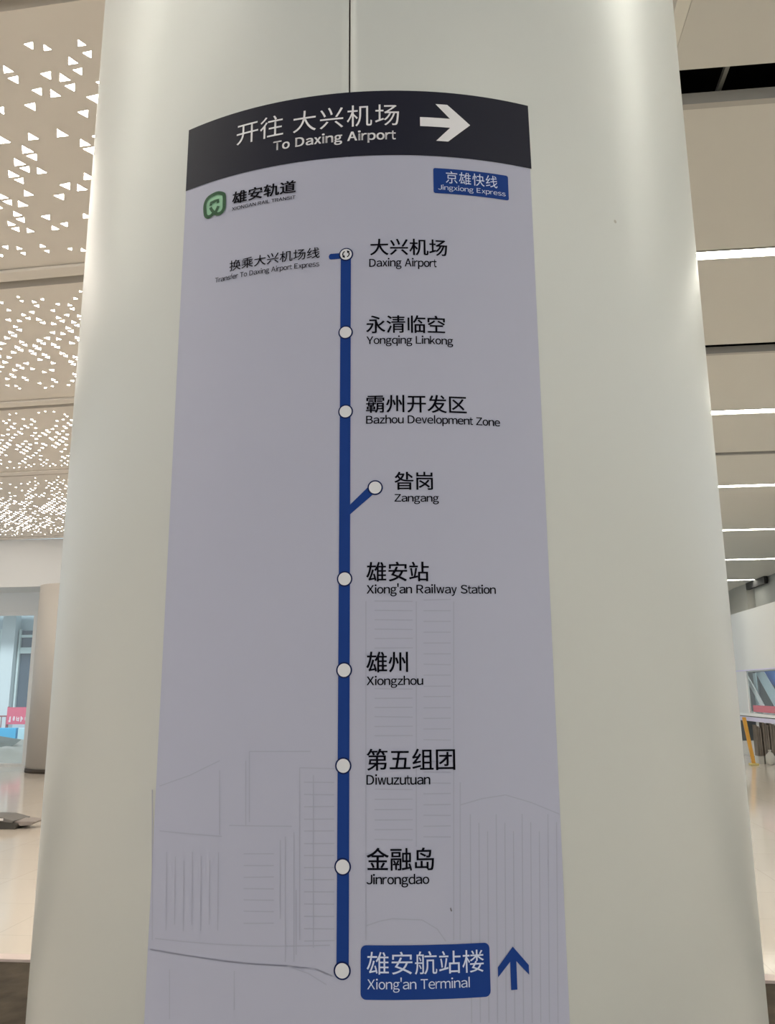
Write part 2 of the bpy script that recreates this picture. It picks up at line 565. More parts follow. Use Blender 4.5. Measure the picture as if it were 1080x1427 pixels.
# ------------------------------------------------------------------ vinyl sheet printing, bent round the column
def wrap_new(name, bm, off, ma, parent, origin=None):
    """bm is flat: x = arc length round the column, y = height"""
    us = [v_.co.x for v_ in bm.verts]
    if us:
        step = 0.016
        a_ = math.floor(min(us) / step) + 1
        while a_ * step < max(us):
            bmesh.ops.bisect_plane(bm, geom=bm.verts[:] + bm.edges[:] + bm.faces[:], plane_co=(a_ * step, 0, 0), plane_no=(1, 0, 0))
            a_ += 1
    org = Vector(SIGN_ORG)
    for f in bm.faces:
        f.smooth = True
    bm.normal_update()
    flip = [f for f in bm.faces if f.normal.z < 0]
    if flip:
        bmesh.ops.reverse_faces(bm, faces=flip)
    for v_ in bm.verts:
        v_.co = Vector(on_col(v_.co.x, v_.co.y, off)) - org
    return new_obj(name, bm, ma, parent)


def poly(pts, bm=None):
    bm = bm or bmesh.new()
    f = bm.faces.new([bm.verts.new((t * RC, z, 0)) for t, z in pts])
    bmesh.ops.triangulate(bm, faces=[f])
    return bm


def ring_pts(t, z, r, n=40):
    return [(t + r / RC * math.cos(2 * math.pi * i / n), z + r * math.sin(2 * math.pi * i / n)) for i in range(n)]


def annulus(bm, t, z, r0, r1, a0=0, a1=2 * math.pi, n=40):
    pr = None
    for i in range(n + 1):
        a_ = a0 + (a1 - a0) * i / n
        c_, s_ = math.cos(a_), math.sin(a_)
        cur = (bm.verts.new((t * RC + r0 * c_, z + r0 * s_, 0)), bm.verts.new((t * RC + r1 * c_, z + r1 * s_, 0)))
        if pr:
            bm.faces.new((pr[0], pr[1], cur[1], cur[0]))
        pr = cur
    return bm


def stroke(bm, pts, wd, closed=False):
    """ribbon of constant width along a polyline of (angle, height)"""
    P = [Vector((t * RC, z)) for t, z in pts]
    n = len(P)
    L, Rt = [], []
    for i in range(n):
        if closed:
            a_, b_ = P[i - 1], P[(i + 1) % n]
        else:
            a_, b_ = P[max(0, i - 1)], P[min(n - 1, i + 1)]
        d = (b_ - a_).normalized()
        nn = Vector((-d.y, d.x)) * wd / 2
        L.append(bm.verts.new((*(P[i] + nn), 0)))
        Rt.append(bm.verts.new((*(P[i] - nn), 0)))
    for i in range(n if closed else n - 1):
        j = (i + 1) % n
        bm.faces.new((L[i], Rt[i], Rt[j], L[j]))
    return bm


def round_rect(t0, t1, z0, z1, r, n=6):
    pts = []
    for (cx, cz, a0) in ((t1 - r / RC, z1 - r, 0), (t0 + r / RC, z1 - r, 90), (t0 + r / RC, z0 + r, 180), (t1 - r / RC, z0 + r, 270)):
        for i in range(n + 1):
            a_ = R_(a0 + 90 * i / n)
            pts.append((cx + r / RC * math.cos(a_), cz + r * math.sin(a_)))
    return pts


def text_flat(s, offset=0.0, space=1.0):
    cu = bpy.data.curves.new('lettering', 'FONT')
    cu.body = s
    cu.size = 1.0
    cu.resolution_u = 5
    cu.offset = offset
    cu.space_character = space
    ob = bpy.data.objects.new('lettering', cu)
    COL.objects.link(ob)
    dg = bpy.context.evaluated_depsgraph_get()
    dg.update()
    me = ob.evaluated_get(dg).to_mesh()
    bm = bmesh.new()
    bm.from_mesh(me)
    ob.evaluated_get(dg).to_mesh_clear()
    bpy.data.objects.remove(ob)
    bpy.data.curves.remove(cu)
    return bm


CAP = 0.735
ADV = {' ': 278, "'": 191, 'A': 667, 'B': 667, 'D': 722, 'E': 667, 'G': 778, 'I': 278, 'J': 500, 'L': 556, 'N': 722, 'O': 778, 'R': 722, 'S': 667,
       'T': 611, 'X': 667, 'Y': 667, 'Z': 611, 'a': 556, 'd': 556, 'e': 556, 'f': 290, 'g': 556, 'h': 556, 'i': 222, 'k': 500, 'l': 222, 'm': 833,
       'n': 556, 'o': 556, 'p': 556, 'q': 556, 'r': 375, 's': 500, 't': 290, 'u': 556, 'v': 500, 'w': 722, 'x': 500, 'y': 500, 'z': 500}


def latin_flat(s, offset=0.0, space=1.0):
    """plain grotesque letters set with grotesque advance widths"""
    bm = bmesh.new()
    pen = 0.0
    for ch in s:
        adv = ADV[ch] / 1000.0 * space
        if ch != ' ':
            if ch in 'lI':
                g_ = bmesh.new()
                hh = 0.79 if ch == 'l' else CAP
                g_.faces.new([g_.verts.new(p) for p in ((0, 0, 0), (0.088, 0, 0), (0.088, hh, 0), (0, hh, 0))])
            else:
                g_ = text_flat(chr(ord(ch) + 0xFEE0), offset)
            xs = [v_.co.x for v_ in g_.verts]
            x0, x1 = min(xs), max(xs)
            k_ = min(1.0, (ADV[ch] / 1000.0 - (0.0 if ch in 'tf' else 0.05)) / (x1 - x0))
            me = bpy.data.meshes.new('glyph')
            for v_ in g_.verts:
                v_.co.x = pen + adv / 2 + (v_.co.x - (x0 + x1) / 2) * k_
            g_.to_mesh(me)
            g_.free()
            bm.from_mesh(me)
            bpy.data.meshes.remove(me)
        pen += adv
    return bm


def fatten(bm, b):
    """heavier weight: the same glyphs printed again, shifted a hair in four directions"""
    if b <= 0:
        return bm
    src = bpy.data.meshes.new('glyphs')
    bm.to_mesh(src)
    out = bmesh.new()
    for dx_, dy_ in ((b, b * .6), (-b, b * .6), (b, -b * .6), (-b, -b * .6)):
        k0 = len(out.verts)
        out.from_mesh(src)
        out.verts.ensure_lookup_table()
        for v_ in out.verts[k0:]:
            v_.co.x += dx_
            v_.co.y += dy_
    bm.free()
    bpy.data.meshes.remove(src)
    return out


def lettering(name, kind, s, t0, t1, z0, z1, ma, parent, off=0.0026, bold=0.0, space=1.0, shear=0.0):
    """fit the lettering between two angles and two heights ('l': baseline and cap height, 'c': full glyph box)"""
    bm = fatten(latin_flat(s, 0.0, space) if kind == 'l' else text_flat(s, 0.0, space), bold)
    xs = [v_.co.x for v_ in bm.verts]
    ys = [v_.co.y for v_ in bm.verts]
    y0, y1 = (0.0, CAP) if kind == 'l' else (min(ys), max(ys))
    x0, x1 = min(xs), max(xs)
    for v_ in bm.verts:
        fx = (v_.co.x - x0) / (x1 - x0)
        fy = (v_.co.y - y0) / (y1 - y0)
        v_.co = Vector(((t0 + (t1 - t0) * fx) * RC, z0 + (z1 - z0) * fy, 0))
    return wrap_new(name, bm, off, ma, parent)


Z_BOT = 0.95
T0, T1 = -0.5203, 0.3275
SIGN_ORG = (CX, CY - RC, Z_BOT)
sign = empty('route_map_sign', SIGN_ORG, 0, 'tall printed metro route map sheet wrapped on the front of the round column', 'sign')
bm = bmesh.new()
vs_ = [bm.verts.new((t * RC, z, 0)) for t, z in ((T0, Z_BOT), (T1 - 0.004, Z_BOT), (T1, 2.4402), (T0 - 0.0004, 2.4402))]
bm.faces.new(vs_)
wrap_new('sheet', bm, 0.0010, 'sheet', sign)

# pale line drawing of a skyline on the lower half of the sheet
SKY = [[(-0.0598,1.683),(-0.0603,1.213)],[(0.0412,1.682),(0.0348,1.335)],[(0.1168,1.682),(0.102,1.212)],[(-0.1901,1.442),(-0.185,1.211)],[(-0.1996,1.353),(-0.1954,1.183)],[(-0.1625,1.432),(-0.1586,1.202)],[(-0.3612,1.436),(-0.3561,1.345)],[(-0.2961,1.464),(-0.2919,1.365)],[(-0.3034,1.451),(-0.2994,1.36)],[(-0.2168,1.347),(-0.2122,1.182)],[(-0.1935,1.276),(-0.1915,1.192)],[(-0.2268,1.342),(-0.2237,1.237)],[(-0.3148,1.165),(-0.3123,1.115)],[(-0.4615,1.155),(-0.456,1.09)],[(-0.5303,1.403),(-0.5093,1.19)],[(0.1212,1.421),(0.1141,1.212)],[(-0.0424,1.683),(0.034,1.682)],[(-0.0425,1.669),(0.0337,1.668)],[(-0.0426,1.655),(0.0335,1.654)],[(-0.0426,1.641),(0.0332,1.64)],[(-0.0427,1.627),(0.033,1.627)],[(-0.0427,1.613),(0.0328,1.613)],[(-0.043,1.554),(0.0317,1.553)],[(-0.043,1.54),(0.0315,1.54)],[(-0.0431,1.527),(0.0313,1.527)],[(-0.0431,1.514),(0.0311,1.513)],[(-0.0432,1.5),(0.0308,1.5)],[(-0.0432,1.487),(0.0306,1.487)],[(-0.0436,1.413),(0.0293,1.412)],[(-0.0436,1.399),(0.0291,1.399)],[(-0.0437,1.385),(0.0289,1.385)],[(-0.0437,1.371),(0.0286,1.371)],[(-0.0438,1.358),(0.0284,1.358)],[(-0.0438,1.345),(0.0282,1.344)],[(0.0557,1.684),(0.111,1.685)],[(0.0553,1.668),(0.1105,1.668)],[(0.055,1.652),(0.11,1.652)],[(0.0547,1.636),(0.1095,1.636)],[(0.0543,1.62),(0.1091,1.62)],[(0.054,1.604),(0.1086,1.604)],[(0.0537,1.589),(0.1081,1.588)],[(0.0534,1.573),(0.1076,1.573)],[(0.053,1.557),(0.1071,1.557)],[(0.0527,1.542),(0.1067,1.542)],[(0.0524,1.526),(0.1062,1.526)],[(0.0521,1.511),(0.1057,1.511)],[(0.0517,1.496),(0.1052,1.496)],[(0.0514,1.481),(0.1048,1.48)],[(0.0511,1.466),(0.1043,1.465)],[(0.0508,1.451),(0.1039,1.45)],[(0.0505,1.436),(0.1034,1.435)],[(0.0502,1.421),(0.103,1.42)],[(0.0499,1.406),(0.1025,1.406)],[(0.0496,1.391),(0.102,1.391)],[(0.0493,1.377),(0.1016,1.376)],[(0.0489,1.362),(0.1012,1.362)],[(0.0486,1.348),(0.1007,1.347)],[(-0.181,1.422),(-0.1213,1.422)],[(-0.1807,1.405),(-0.1212,1.405)],[(-0.1803,1.388),(-0.121,1.389)],[(-0.18,1.371),(-0.1209,1.372)],[(-0.1796,1.355),(-0.1207,1.356)],[(-0.1793,1.338),(-0.1205,1.339)],[(-0.1789,1.322),(-0.1204,1.323)],[(-0.1786,1.306),(-0.1202,1.307)],[(-0.1783,1.29),(-0.1201,1.291)],[(-0.1779,1.274),(-0.1199,1.275)],[(-0.1776,1.258),(-0.1197,1.259)],[(-0.1773,1.242),(-0.1196,1.243)],[(-0.177,1.226),(-0.1194,1.227)],[(-0.1766,1.21),(-0.1193,1.212)],[(-0.3022,1.321),(-0.2393,1.323)],[(-0.3015,1.305),(-0.2388,1.307)],[(-0.3008,1.289),(-0.2383,1.292)],[(-0.3001,1.274),(-0.2378,1.276)],[(-0.2995,1.259),(-0.2374,1.261)],[(-0.2988,1.244),(-0.2369,1.246)],[(-0.2981,1.228),(-0.2364,1.231)],[(-0.4826,1.315),(-0.4749,1.206)],[(-0.4598,1.31),(-0.454,1.216)],[(-0.4378,1.305),(-0.4322,1.209)],[(-0.4177,1.319),(-0.4124,1.219)],[(-0.3968,1.314),(-0.3918,1.212)],[(-0.3764,1.309),(-0.3727,1.222)],[(-0.3575,1.321),(-0.3531,1.215)],[(0.1393,1.377),(0.1318,1.107)],[(0.1558,1.365),(0.1479,1.107)],[(0.1723,1.353),(0.1641,1.106)],[(0.1905,1.376),(0.1803,1.105)],[(0.2073,1.364),(0.1968,1.104)],[(0.2241,1.352),(0.2133,1.103)],[(0.2432,1.375),(0.2301,1.102)],[(0.2604,1.363),(0.247,1.101)],[(0.2778,1.35),(0.2642,1.1)],[(0.2978,1.373),(0.2815,1.099)],[(0.3157,1.361),(0.2992,1.097)],[(-0.2961,1.464),(-0.1689,1.465)],[(-0.1901,1.442),(-0.1215,1.441)],[(-0.3354,1.359),(-0.2041,1.361)],[(-0.5045,1.344),(-0.3507,1.343)],[(-0.5106,1.409),(-0.4326,1.427),(-0.3615,1.45)],[(-0.5139,1.177),(-0.4111,1.177),(-0.2958,1.176),(-0.2092,1.177),(-0.154,1.175),(-0.1229,1.167)],[(-0.502,1.193),(-0.3584,1.197),(-0.2383,1.201),(-0.1273,1.206)],[(-0.2092,1.177),(-0.1676,1.169),(-0.1335,1.156)],[(-0.059,1.232),(-0.0336,1.238),(-0.0109,1.241),(0.0437,1.239),(0.0715,1.227),(0.0872,1.211)],[(0.1201,1.39),(0.1642,1.398),(0.2107,1.402),(0.2636,1.39),(0.323,1.372)]]
bm = bmesh.new()
for l in SKY:
    stroke(bm, l, 0.0016)
# road edge, a little heavier
stroke(bm, [(-0.5139, 1.177), (-0.4111, 1.177), (-0.2958, 1.176), (-0.2092, 1.177), (-0.154, 1.175), (-0.1229, 1.167)], 0.0024)
o = wrap_new('skyline_drawing', bm, 0.0013, 'sketch', sign)
tag(o, 'faint grey line drawing of towers and a road')

# black band with the direction
bm = bmesh.new()
bm.faces.new([bm.verts.new((t * RC, z, 0)) for t, z in ((T0 - 0.0006, 2.4400), (T1 + 0.003, 2.4400), (T1 + 0.0016, 2.5659), (T0 - 0.0006, 2.5659))])
band = wrap_new('header_band', bm, 0.0016, 'band', sign)
lettering('header_destination', 'c', '开往', -0.3744, -0.2539, 2.4970, 2.5395, 'white_print', band)
lettering('header_destination', 'c', '大兴机场', -0.2299, 0.0170, 2.4969, 2.5385, 'white_print', band, space=1.12)
lettering('romanized_destination', 'l', 'To Daxing Airport', -0.2778, 0.0093, 2.4699, 2.4870, 'white_print', band, bold=0.024, space=1.08)
ZA = 2.5050
wrap_new('header_arrow', poly([(0.0648, ZA + .0088), (0.1340, ZA + .0088), (0.1010, ZA + .0360), (0.1285, ZA + .0360), (0.1814, ZA),
                               (0.1285, ZA - .0360), (0.1010, ZA - .0360), (0.1340, ZA - .0088), (0.0648, ZA - .0088)]), 0.0026, 'white_print', band)

# operator's logo, upper left of the sheet
EM = [(-0.4303, 2.3759), (-0.438, 2.372), (-0.4467, 2.3711), (-0.4543, 2.3756), (-0.4575, 2.3867), (-0.4574, 2.3982), (-0.4515, 2.4073), (-0.4404, 2.4115), (-0.4231, 2.4133), (-0.4088, 2.4093), (-0.4032, 2.4038), (-0.4022, 2.3868), (-0.4032, 2.3784), (-0.4098, 2.3726), (-0.4206, 2.3715)]


def smooth_closed(pts, n=4):
    out = []
    N = len(pts)
    for i in range(N):
        p0, p1, p2, p3 = (Vector(pts[(i + q) % N]) for q in (-1, 0, 1, 2))
        for k_ in range(n):
            t = k_ / n
            out.append(tuple(0.5 * ((2 * p1) + (-p0 + p2) * t + (2 * p0 - 5 * p1 + 4 * p2 - p3) * t * t + (-p0 + 3 * p1 - 3 * p2 + p3) * t ** 3)))
    return out


bm = bmesh.new()
stroke(bm, smooth_closed(EM), 0.0066, True)
logo = wrap_new('operator_logo', bm, 0.0024, 'green', sign)
tag(logo, 'green rounded emblem with black lettering')
wrap_new('emblem_fill', poly(smooth_closed(EM)), 0.0016, 'pale_green', logo)
bm = bmesh.new()
stroke(bm, [(-0.4412, 2.3885), (-0.4365, 2.3822), (-0.4303, 2.3767), (-0.4256, 2.3768), (-0.4215, 2.3820), (-0.4185, 2.3870)], 0.0056)
stroke(bm, [(-0.4404, 2.3920), (-0.4400, 2.3972), (-0.4300, 2.3985), (-0.4205, 2.3990), (-0.4203, 2.3930)], 0.0056)
wrap_new('emblem_centre', bm, 0.0025, 'green', logo)
lettering('operator_name', 'c', '雄安轨道', -0.3805, -0.2199, 2.3818, 2.4059, 'ink', logo, bold=0.020)
lettering('romanized_operator_name', 'l', 'XIONGAN RAIL TRANSIT', -0.3800, -0.2205, 2.3700, 2.3763, 'ink', logo, bold=0.012)

# blue line badge, upper right of the sheet
b1 = wrap_new('line_badge', poly(round_rect(0.0930, 0.2692, 2.3698, 2.4172, 0.0035)), 0.0016, 'blue', sign)
lettering('badge_title', 'c', '京雄快线', 0.1211, 0.2418, 2.3890, 2.4122, 'badge_print', b1, space=1.06)
lettering('romanized_badge_title', 'l', 'Jingxiong Express', 0.1030, 0.2610, 2.3762, 2.3850, 'badge_print', b1)

# transfer note
tn = lettering('transfer_note', 'c', '换乘大兴机场线', -0.3811, -0.1621, 2.2545, 2.2743, 'ink', sign, bold=0.005)
lettering('romanized_transfer_note', 'l', 'Transfer To Daxing Airport Express', -0.4188, -0.1627, 2.2395, 2.2485, 'ink', tn, bold=0.006)

# route line with its branch and stub
TL = -0.1035
bm = bmesh.new()
bm.faces.new([bm.verts.new((t * RC, z, 0)) for t, z in ((TL - .0113, 1.1744), (TL + .0116, 1.1744), (TL + .0113, 2.2572), (TL - .0113, 2.2572))])
route = wrap_new('route_line', bm, 0.0018, 'blue', sign)
wrap_new('branch_line', poly([(-0.0955, 1.8150), (-0.0955, 1.8302), (-0.0540, 1.8605), (-0.0400, 1.8510)]), 0.0016, 'blue', route)
bm = poly([(-0.1375, 2.2503), (-0.104, 2.2503), (-0.104, 2.2605), (-0.1375, 2.2605), (-0.1405, 2.2590), (-0.1420, 2.2554), (-0.1405, 2.2518)])
wrap_new('transfer_stub', bm, 0.0017, 'blue', route)

MK = [(-0.1030, 2.2572), (-0.1032, 2.1186), (-0.1024, 1.9838), (-0.0404, 1.8585), (-0.1028, 1.7171), (-0.1030, 1.5811), (-0.1037, 1.4452), (-0.1040, 1.3084), (-0.1040, 1.1744)]
for i, (t, z) in enumerate(MK):
    mk = wrap_new('station_marker', poly(ring_pts(t, z, 0.0119)), 0.0021, 'ring' if i != 3 else 'ring', sign)
    wrap_new('marker_face', poly(ring_pts(t, z, 0.0097)), 0.0027, 'face', mk)
    if i == 0:
        bm = bmesh.new()
        for a0 in (110, 290):
            annulus(bm, t, z, 0.0044, 0.0062, R_(a0), R_(a0 + 105), 10)
            ang = R_(a0 + 105)
            c_, s_ = math.cos(ang), math.sin(ang)
            q = [(0.0027 * c_, 0.0027 * s_), (0.0079 * c_, 0.0079 * s_), (0.0053 * c_ - 0.0048 * s_, 0.0053 * s_ + 0.0048 * c_)]
            bm.faces.new([bm.verts.new((t * RC + x, z + y, 0)) for x, y in q])
        wrap_new('transfer_arrows', bm, 0.0032, 'ink', mk)

NAMES = [
    ('大兴机场', -0.0500, 0.1206, 2.2536, 2.2835, 'Daxing Airport', -0.0517, 0.0965, 2.2331, 2.2472),
    ('永清临空', -0.0587, 0.1119, 2.1156, 2.1465, 'Yongqing Linkong', -0.0580, 0.1286, 2.0971, 2.1100),
    ('霸州开发区', -0.0594, 0.1548, 1.9804, 2.0104, 'Bazhou Development Zone', -0.0590, 0.2275, 1.9627, 1.9755),
    ('昝岗', -0.0006, 0.0790, 1.8547, 1.8837, 'Zangang', -0.0009, 0.0908, 1.8361, 1.8478),
    ('雄安站', -0.0590, 0.0675, 1.7123, 1.7424, "Xiong'an Railway Station", -0.0583, 0.2051, 1.6943, 1.7069),
    ('雄州', -0.0592, 0.0232, 1.5774, 1.6078, 'Xiongzhou', -0.0585, 0.0526, 1.5592, 1.5714),
    ('第五组团', -0.0587, 0.1124, 1.4384, 1.4688, 'Diwuzutuan', -0.0590, 0.0633, 1.4191, 1.4323),
    ('金融岛', -0.0589, 0.0679, 1.3034, 1.3339, 'Jinrongdao', -0.0593, 0.0583, 1.2858, 1.2981),
]
for c_, a0, a1, z0, z1, l_, b0, b1_, y0, y1 in NAMES:
    n_ = lettering('station_name', 'c', c_, a0, a1, z0, z1, 'ink', sign, off=0.0018, bold=0.010)
    lettering('romanized_station_name', 'l', l_, b0, b1_, y0, y1, 'ink', n_, off=0.0018, bold=0.012)

# terminal badge and the arrow beside it
b2 = wrap_new('terminal_badge', poly(round_rect(-0.0700, 0.1690, 1.1385, 1.2070, 0.0075)), 0.0017, 'blue', sign)
lettering('badge_title', 'c', '雄安航站楼', -0.0590, 0.1575, 1.1702, 1.1993, 'badge_print', b2)
lettering('romanized_badge_title', 'l', "Xiong'an Terminal", -0.0578, 0.1297, 1.1521, 1.1643, 'badge_print', b2)
UP = [(0.2143, 1.1997), (0.2447, 1.1745), (0.2447, 1.1620), (0.2204, 1.1806), (0.2204, 1.1446), (0.2082, 1.1446), (0.2082, 1.1806), (0.1839, 1.1620), (0.1839, 1.1745)]
wrap_new('direction_arrow', poly(UP), 0.0018, 'blue', sign)
bm = poly([(0.0962, 1.2530), (0.0978, 1.2545), (0.0990, 1.2522), (0.1002, 1.2498), (0.0985, 1.2488), (0.0970, 1.2502)])
tag(wrap_new('ink_spot', bm, 0.0018, 'stain', sign), 'small dark spot on the sheet')
# scuff on the cladding right of the sheet
bm = poly(ring_pts(0.5754, 2.3869, 0.0034, 14))
so = SIGN_ORG
SIGN_ORG = (CX, CY, -0.012)
wrap_new('scuff_mark', bm, 0.0006, 'stain2', col)
SIGN_ORG = so

# ------------------------------------------------------------------ far column on the left
fc = hall_root('round_column', -8.52, 16.95, 0.0, 'distant round beige column by the glazing, dark ring at its foot', 'column')
bm = bmesh.new()
cyl(bm, 0, 0, 0.08, 3.785, 0.74, 64)
new_obj('cladding_panel', bm, 'far_column', fc)
bm = bmesh.new()
cyl(bm, 0, 0, 0.0, 0.08, 0.75, 64)
new_obj('base_ring', bm, 'joint', fc)

# ------------------------------------------------------------------ grey case on the floor, far left
fx = empty('floor_case', (-4.66, 10.42, 0.0), R_(-8), 'low grey case with dark underside and pale label lying on the cream floor', 'case')
bm = bmesh.new()
prism(bm, [(-0.42, -0.16, 0.0), (0.30, -0.16, 0.0), (0.33, -0.16, 0.06), (0.18, -0.16, 0.098), (-0.42, -0.16, 0.105)], (0, 0.32, 0))
bevel(bm, 0.008, 2)
new_obj('body', bm, 'case_dark', fx)
bm = bmesh.new()
prism(bm, [(-0.46, -0.18, 0.088), (0.08, -0.18, 0.092), (0.27, -0.18, 0.072), (0.29, -0.18, 0.098), (0.10, -0.18, 0.140), (-0.46, -0.18, 0.150)], (0, 0.36, 0))
bevel(bm, 0.007, 2)
lid = new_obj('lid', bm, 'case', fx)
bm = bmesh.new()
box(bm, 0.02, 0.16, -0.1825, -0.1805, 0.098, 0.124)
tag(new_obj('label_patch', bm, 'case_label', lid), 'pale label patch')
bm = bmesh.new()
prism(bm, [(0.24, -0.14, 0.088), (0.52, -0.10, 0.080), (0.46, -0.10, 0.040), (0.35, -0.12, 0.034)], (0.0, 0.22, 0.012))
tag(new_obj('flap', bm, 'case_flap', fx), 'lighter grey flap')

# ------------------------------------------------------------------ outside, left of the glazing
V1 = 24.0
b_ = hall_root('building', -15, V1, -0.11, 'pale blue building across the way, seen through the left glazing', 'building')


def rel(parent_s, parent_v, boxes, name, ma, parent, bev=0.0):
    bm = bmesh.new()
    for q in boxes:
        box(bm, q[0] - parent_s, q[1] - parent_s, q[2] - parent_v, q[3] - parent_v, q[4], q[5])
    if bev:
        bevel(bm, bev)
    bmesh.ops.recalc_face_normals(bm, faces=bm.faces[:])
    return new_obj(name, bm, ma, parent)


rel(-15, V1, [(-24, -3, V1 + 0.30, V1 + 8, 0.0, 7.0)], 'wall', 'facade', b_)
for x in (-19.5, -17.1, -14.36, -11.8, -9.4):
    rel(-15, V1, [(x, x + 0.42, V1 + 0.0, V1 + 0.30, 0.0, 7.0)], 'pier', 'facade2', b_)
rel(-15, V1, [(-24, -3, V1 - 0.8, V1 + 0.0, 4.05, 4.35)], 'canopy', 'bulk_a', b_)
for x0, x1 in ((-19.0, -17.2), (-16.6, -14.5), (-13.86, -11.9), (-11.3, -9.5)):
    wn = rel(-15, V1, [(x0, x1, V1 + 0.24, V1 + 0.298, 1.0, 3.55)], 'window', 'win_dark', b_)
    for z0, z1 in ((2.86, 3.04), (3.34, 3.42)):
        rel(-15, V1, [(x0, x1, V1 + 0.18, V1 + 0.238, z0, z1)], 'transom', 'transom', wn)
    for x in (x0 - 0.01, x1 + 0.01):
        rel(-15, V1, [(x - 0.03, x + 0.03, V1 + 0.16, V1 + 0.238, 1.0, 3.6)], 'window_jamb', 'transom', wn)

bn = hall_root('banner', -13.0, 23.3, -0.11, 'red banner with a row of white marks hung outside below the dark window', 'banner')
rel(-13.0, 23.3, [(-13.55, -11.6, 23.28, 23.30, 0.80, 1.28)], 'cloth', 'red', bn)
bm = bmesh.new()
rr = random.Random(3)
for i in range(15):
    x = -0.50 + i * 0.124
    for q in range(2):
        h0 = 0.86 + rr.uniform(0, .12)
        dx_ = rr.uniform(0.0, 0.07)
        box(bm, x + dx_, x + dx_ + 0.02, -0.026 - q * .0003, -0.021, 0.86 + rr.uniform(0, .06), 1.03 - rr.uniform(0, .03))
        box(bm, x + rr.uniform(0, .02), x + 0.07 + rr.uniform(0, .02), -0.027 - q * .0003, -0.0215, h0, h0 + 0.022)
new_obj('white_marks', bm, 'pink_white', bn)
for x in (-13.54, -11.58):
    rel(-13.0, 23.3, [(x - .02, x + .02, 23.31, 23.35, 0.0, 1.3)], 'post', 'rail', bn)

rl = hall_root('railing', -14.2, 23.6, -0.11, 'dark red metal railing outside at the left edge of the glazing', 'railing')
for z in (1.0, 0.5):
    rel(-14.2, 23.6, [(-15.6, -13.72, 23.585, 23.615, z, z + 0.04)], 'rail', 'rail', rl)
for i in range(13):
    x = -15.6 + i * 0.155
    rel(-14.2, 23.6, [(x - .009, x + .009, 23.59, 23.61, 0.0, 1.0)], 'baluster', 'rail', rl)

for x0, x1, ma, lab in ((-14.9, -12.98, 'cyan', 'bright cyan road barrier outside below the railing'),
                        (-12.92, -11.3, 'pale_cyan', 'pale cyan road barrier outside below the red banner')):
    r = hall_root('road_barrier', x0, 22.9, -0.11, lab, 'barrier', 'road barriers outside the glazing')
    bm = bmesh.new()
    L_ = x1 - x0
    prism(bm, [(0, -0.22, 0), (0, 0.22, 0), (0, 0.18, 0.18), (0, 0.08, 0.34), (0, 0.07, 0.72), (0, -0.07, 0.72), (0, -0.08, 0.34), (0, -0.18, 0.18)], (L_, 0, 0))
    bevel(bm, 0.015, 2)
    new_obj('body', bm, ma, r)
    rel(0, 0, [(0.1, L_ - 0.1, -0.078, -0.072, 0.42, 0.64)], 'panel', ma, r)

hp = hall_root('covered_heap', -11.4, 19.3, -0.11, 'rumpled grey-white sheet over a heap on the ground outside the glazing', 'heap')
bm = bmesh.new()
N = 40
rr = random.Random(5)
grid = []
for j in range(N + 1):
    row = []
    for i in range(N + 1):
        x = -1.6 + 3.2 * i / N
        y = -0.8 + 1.6 * j / N
        e = max(0.0, 1 - (x / 1.6) ** 4) * max(0.0, 1 - (y / 0.8) ** 4)
        n_ = mnoise.noise(Vector((x * 1.7, y * 2.3, 0.4))) * 0.16 + mnoise.noise(Vector((x * 5, y * 6, 2.4))) * 0.05
        row.append(bm.verts.new((x, y, max(0.0, e ** 0.6 * (0.54 + n_)))))
    grid.append(row)
for j in range(N):
    for i in range(N):
        bm.faces.new((grid[j][i], grid[j][i + 1], grid[j + 1][i + 1], grid[j + 1][i])).smooth = True
new_obj('sheet', bm, 'tarp', hp)
bm = bmesh.new()
prism(bm, [(0.05, -0.30, 0.58), (0.62, -0.34, 0.50), (0.50, -0.52, 0.38)], (0.02, 0.25, 0.10))
new_obj('fold', bm, 'tarp_dark', hp)

# ------------------------------------------------------------------ behind the raised wall on the right
DECK = 1.05          # things behind the window stand on the deep ledge
sc_ = hall_root('dark_screen', 6.36, 19.0, DECK, 'dark green-grey screen behind the right window', 'screen')


def on_deck(name, root, pts, th, ma, sv):
    """outline in (across, height) in the plane of the wall, with a thickness"""
    bm = bmesh.new()
    prism(bm, [(0, v - sv, z - DECK) for v, z in pts], (th, 0, 0))
    bmesh.ops.recalc_face_normals(bm, faces=bm.faces[:])
    return new_obj(name, bm, ma, root)


on_deck('board', sc_, [(11.0, DECK), (23.5, DECK), (23.5, 1.94), (11.0, 1.94)], 0.03, 'teal_dark', 19.0)
for v in (13.5, 16.5, 18.4, 19.15, 19.9, 20.9, 22.0):
    o = on_deck('batten', sc_, [(v, DECK), (v + 0.07, DECK), (v + 0.07, 1.92), (v, 1.92)], 0.02, 'slate', 19.0)
    o.location.x = -0.021

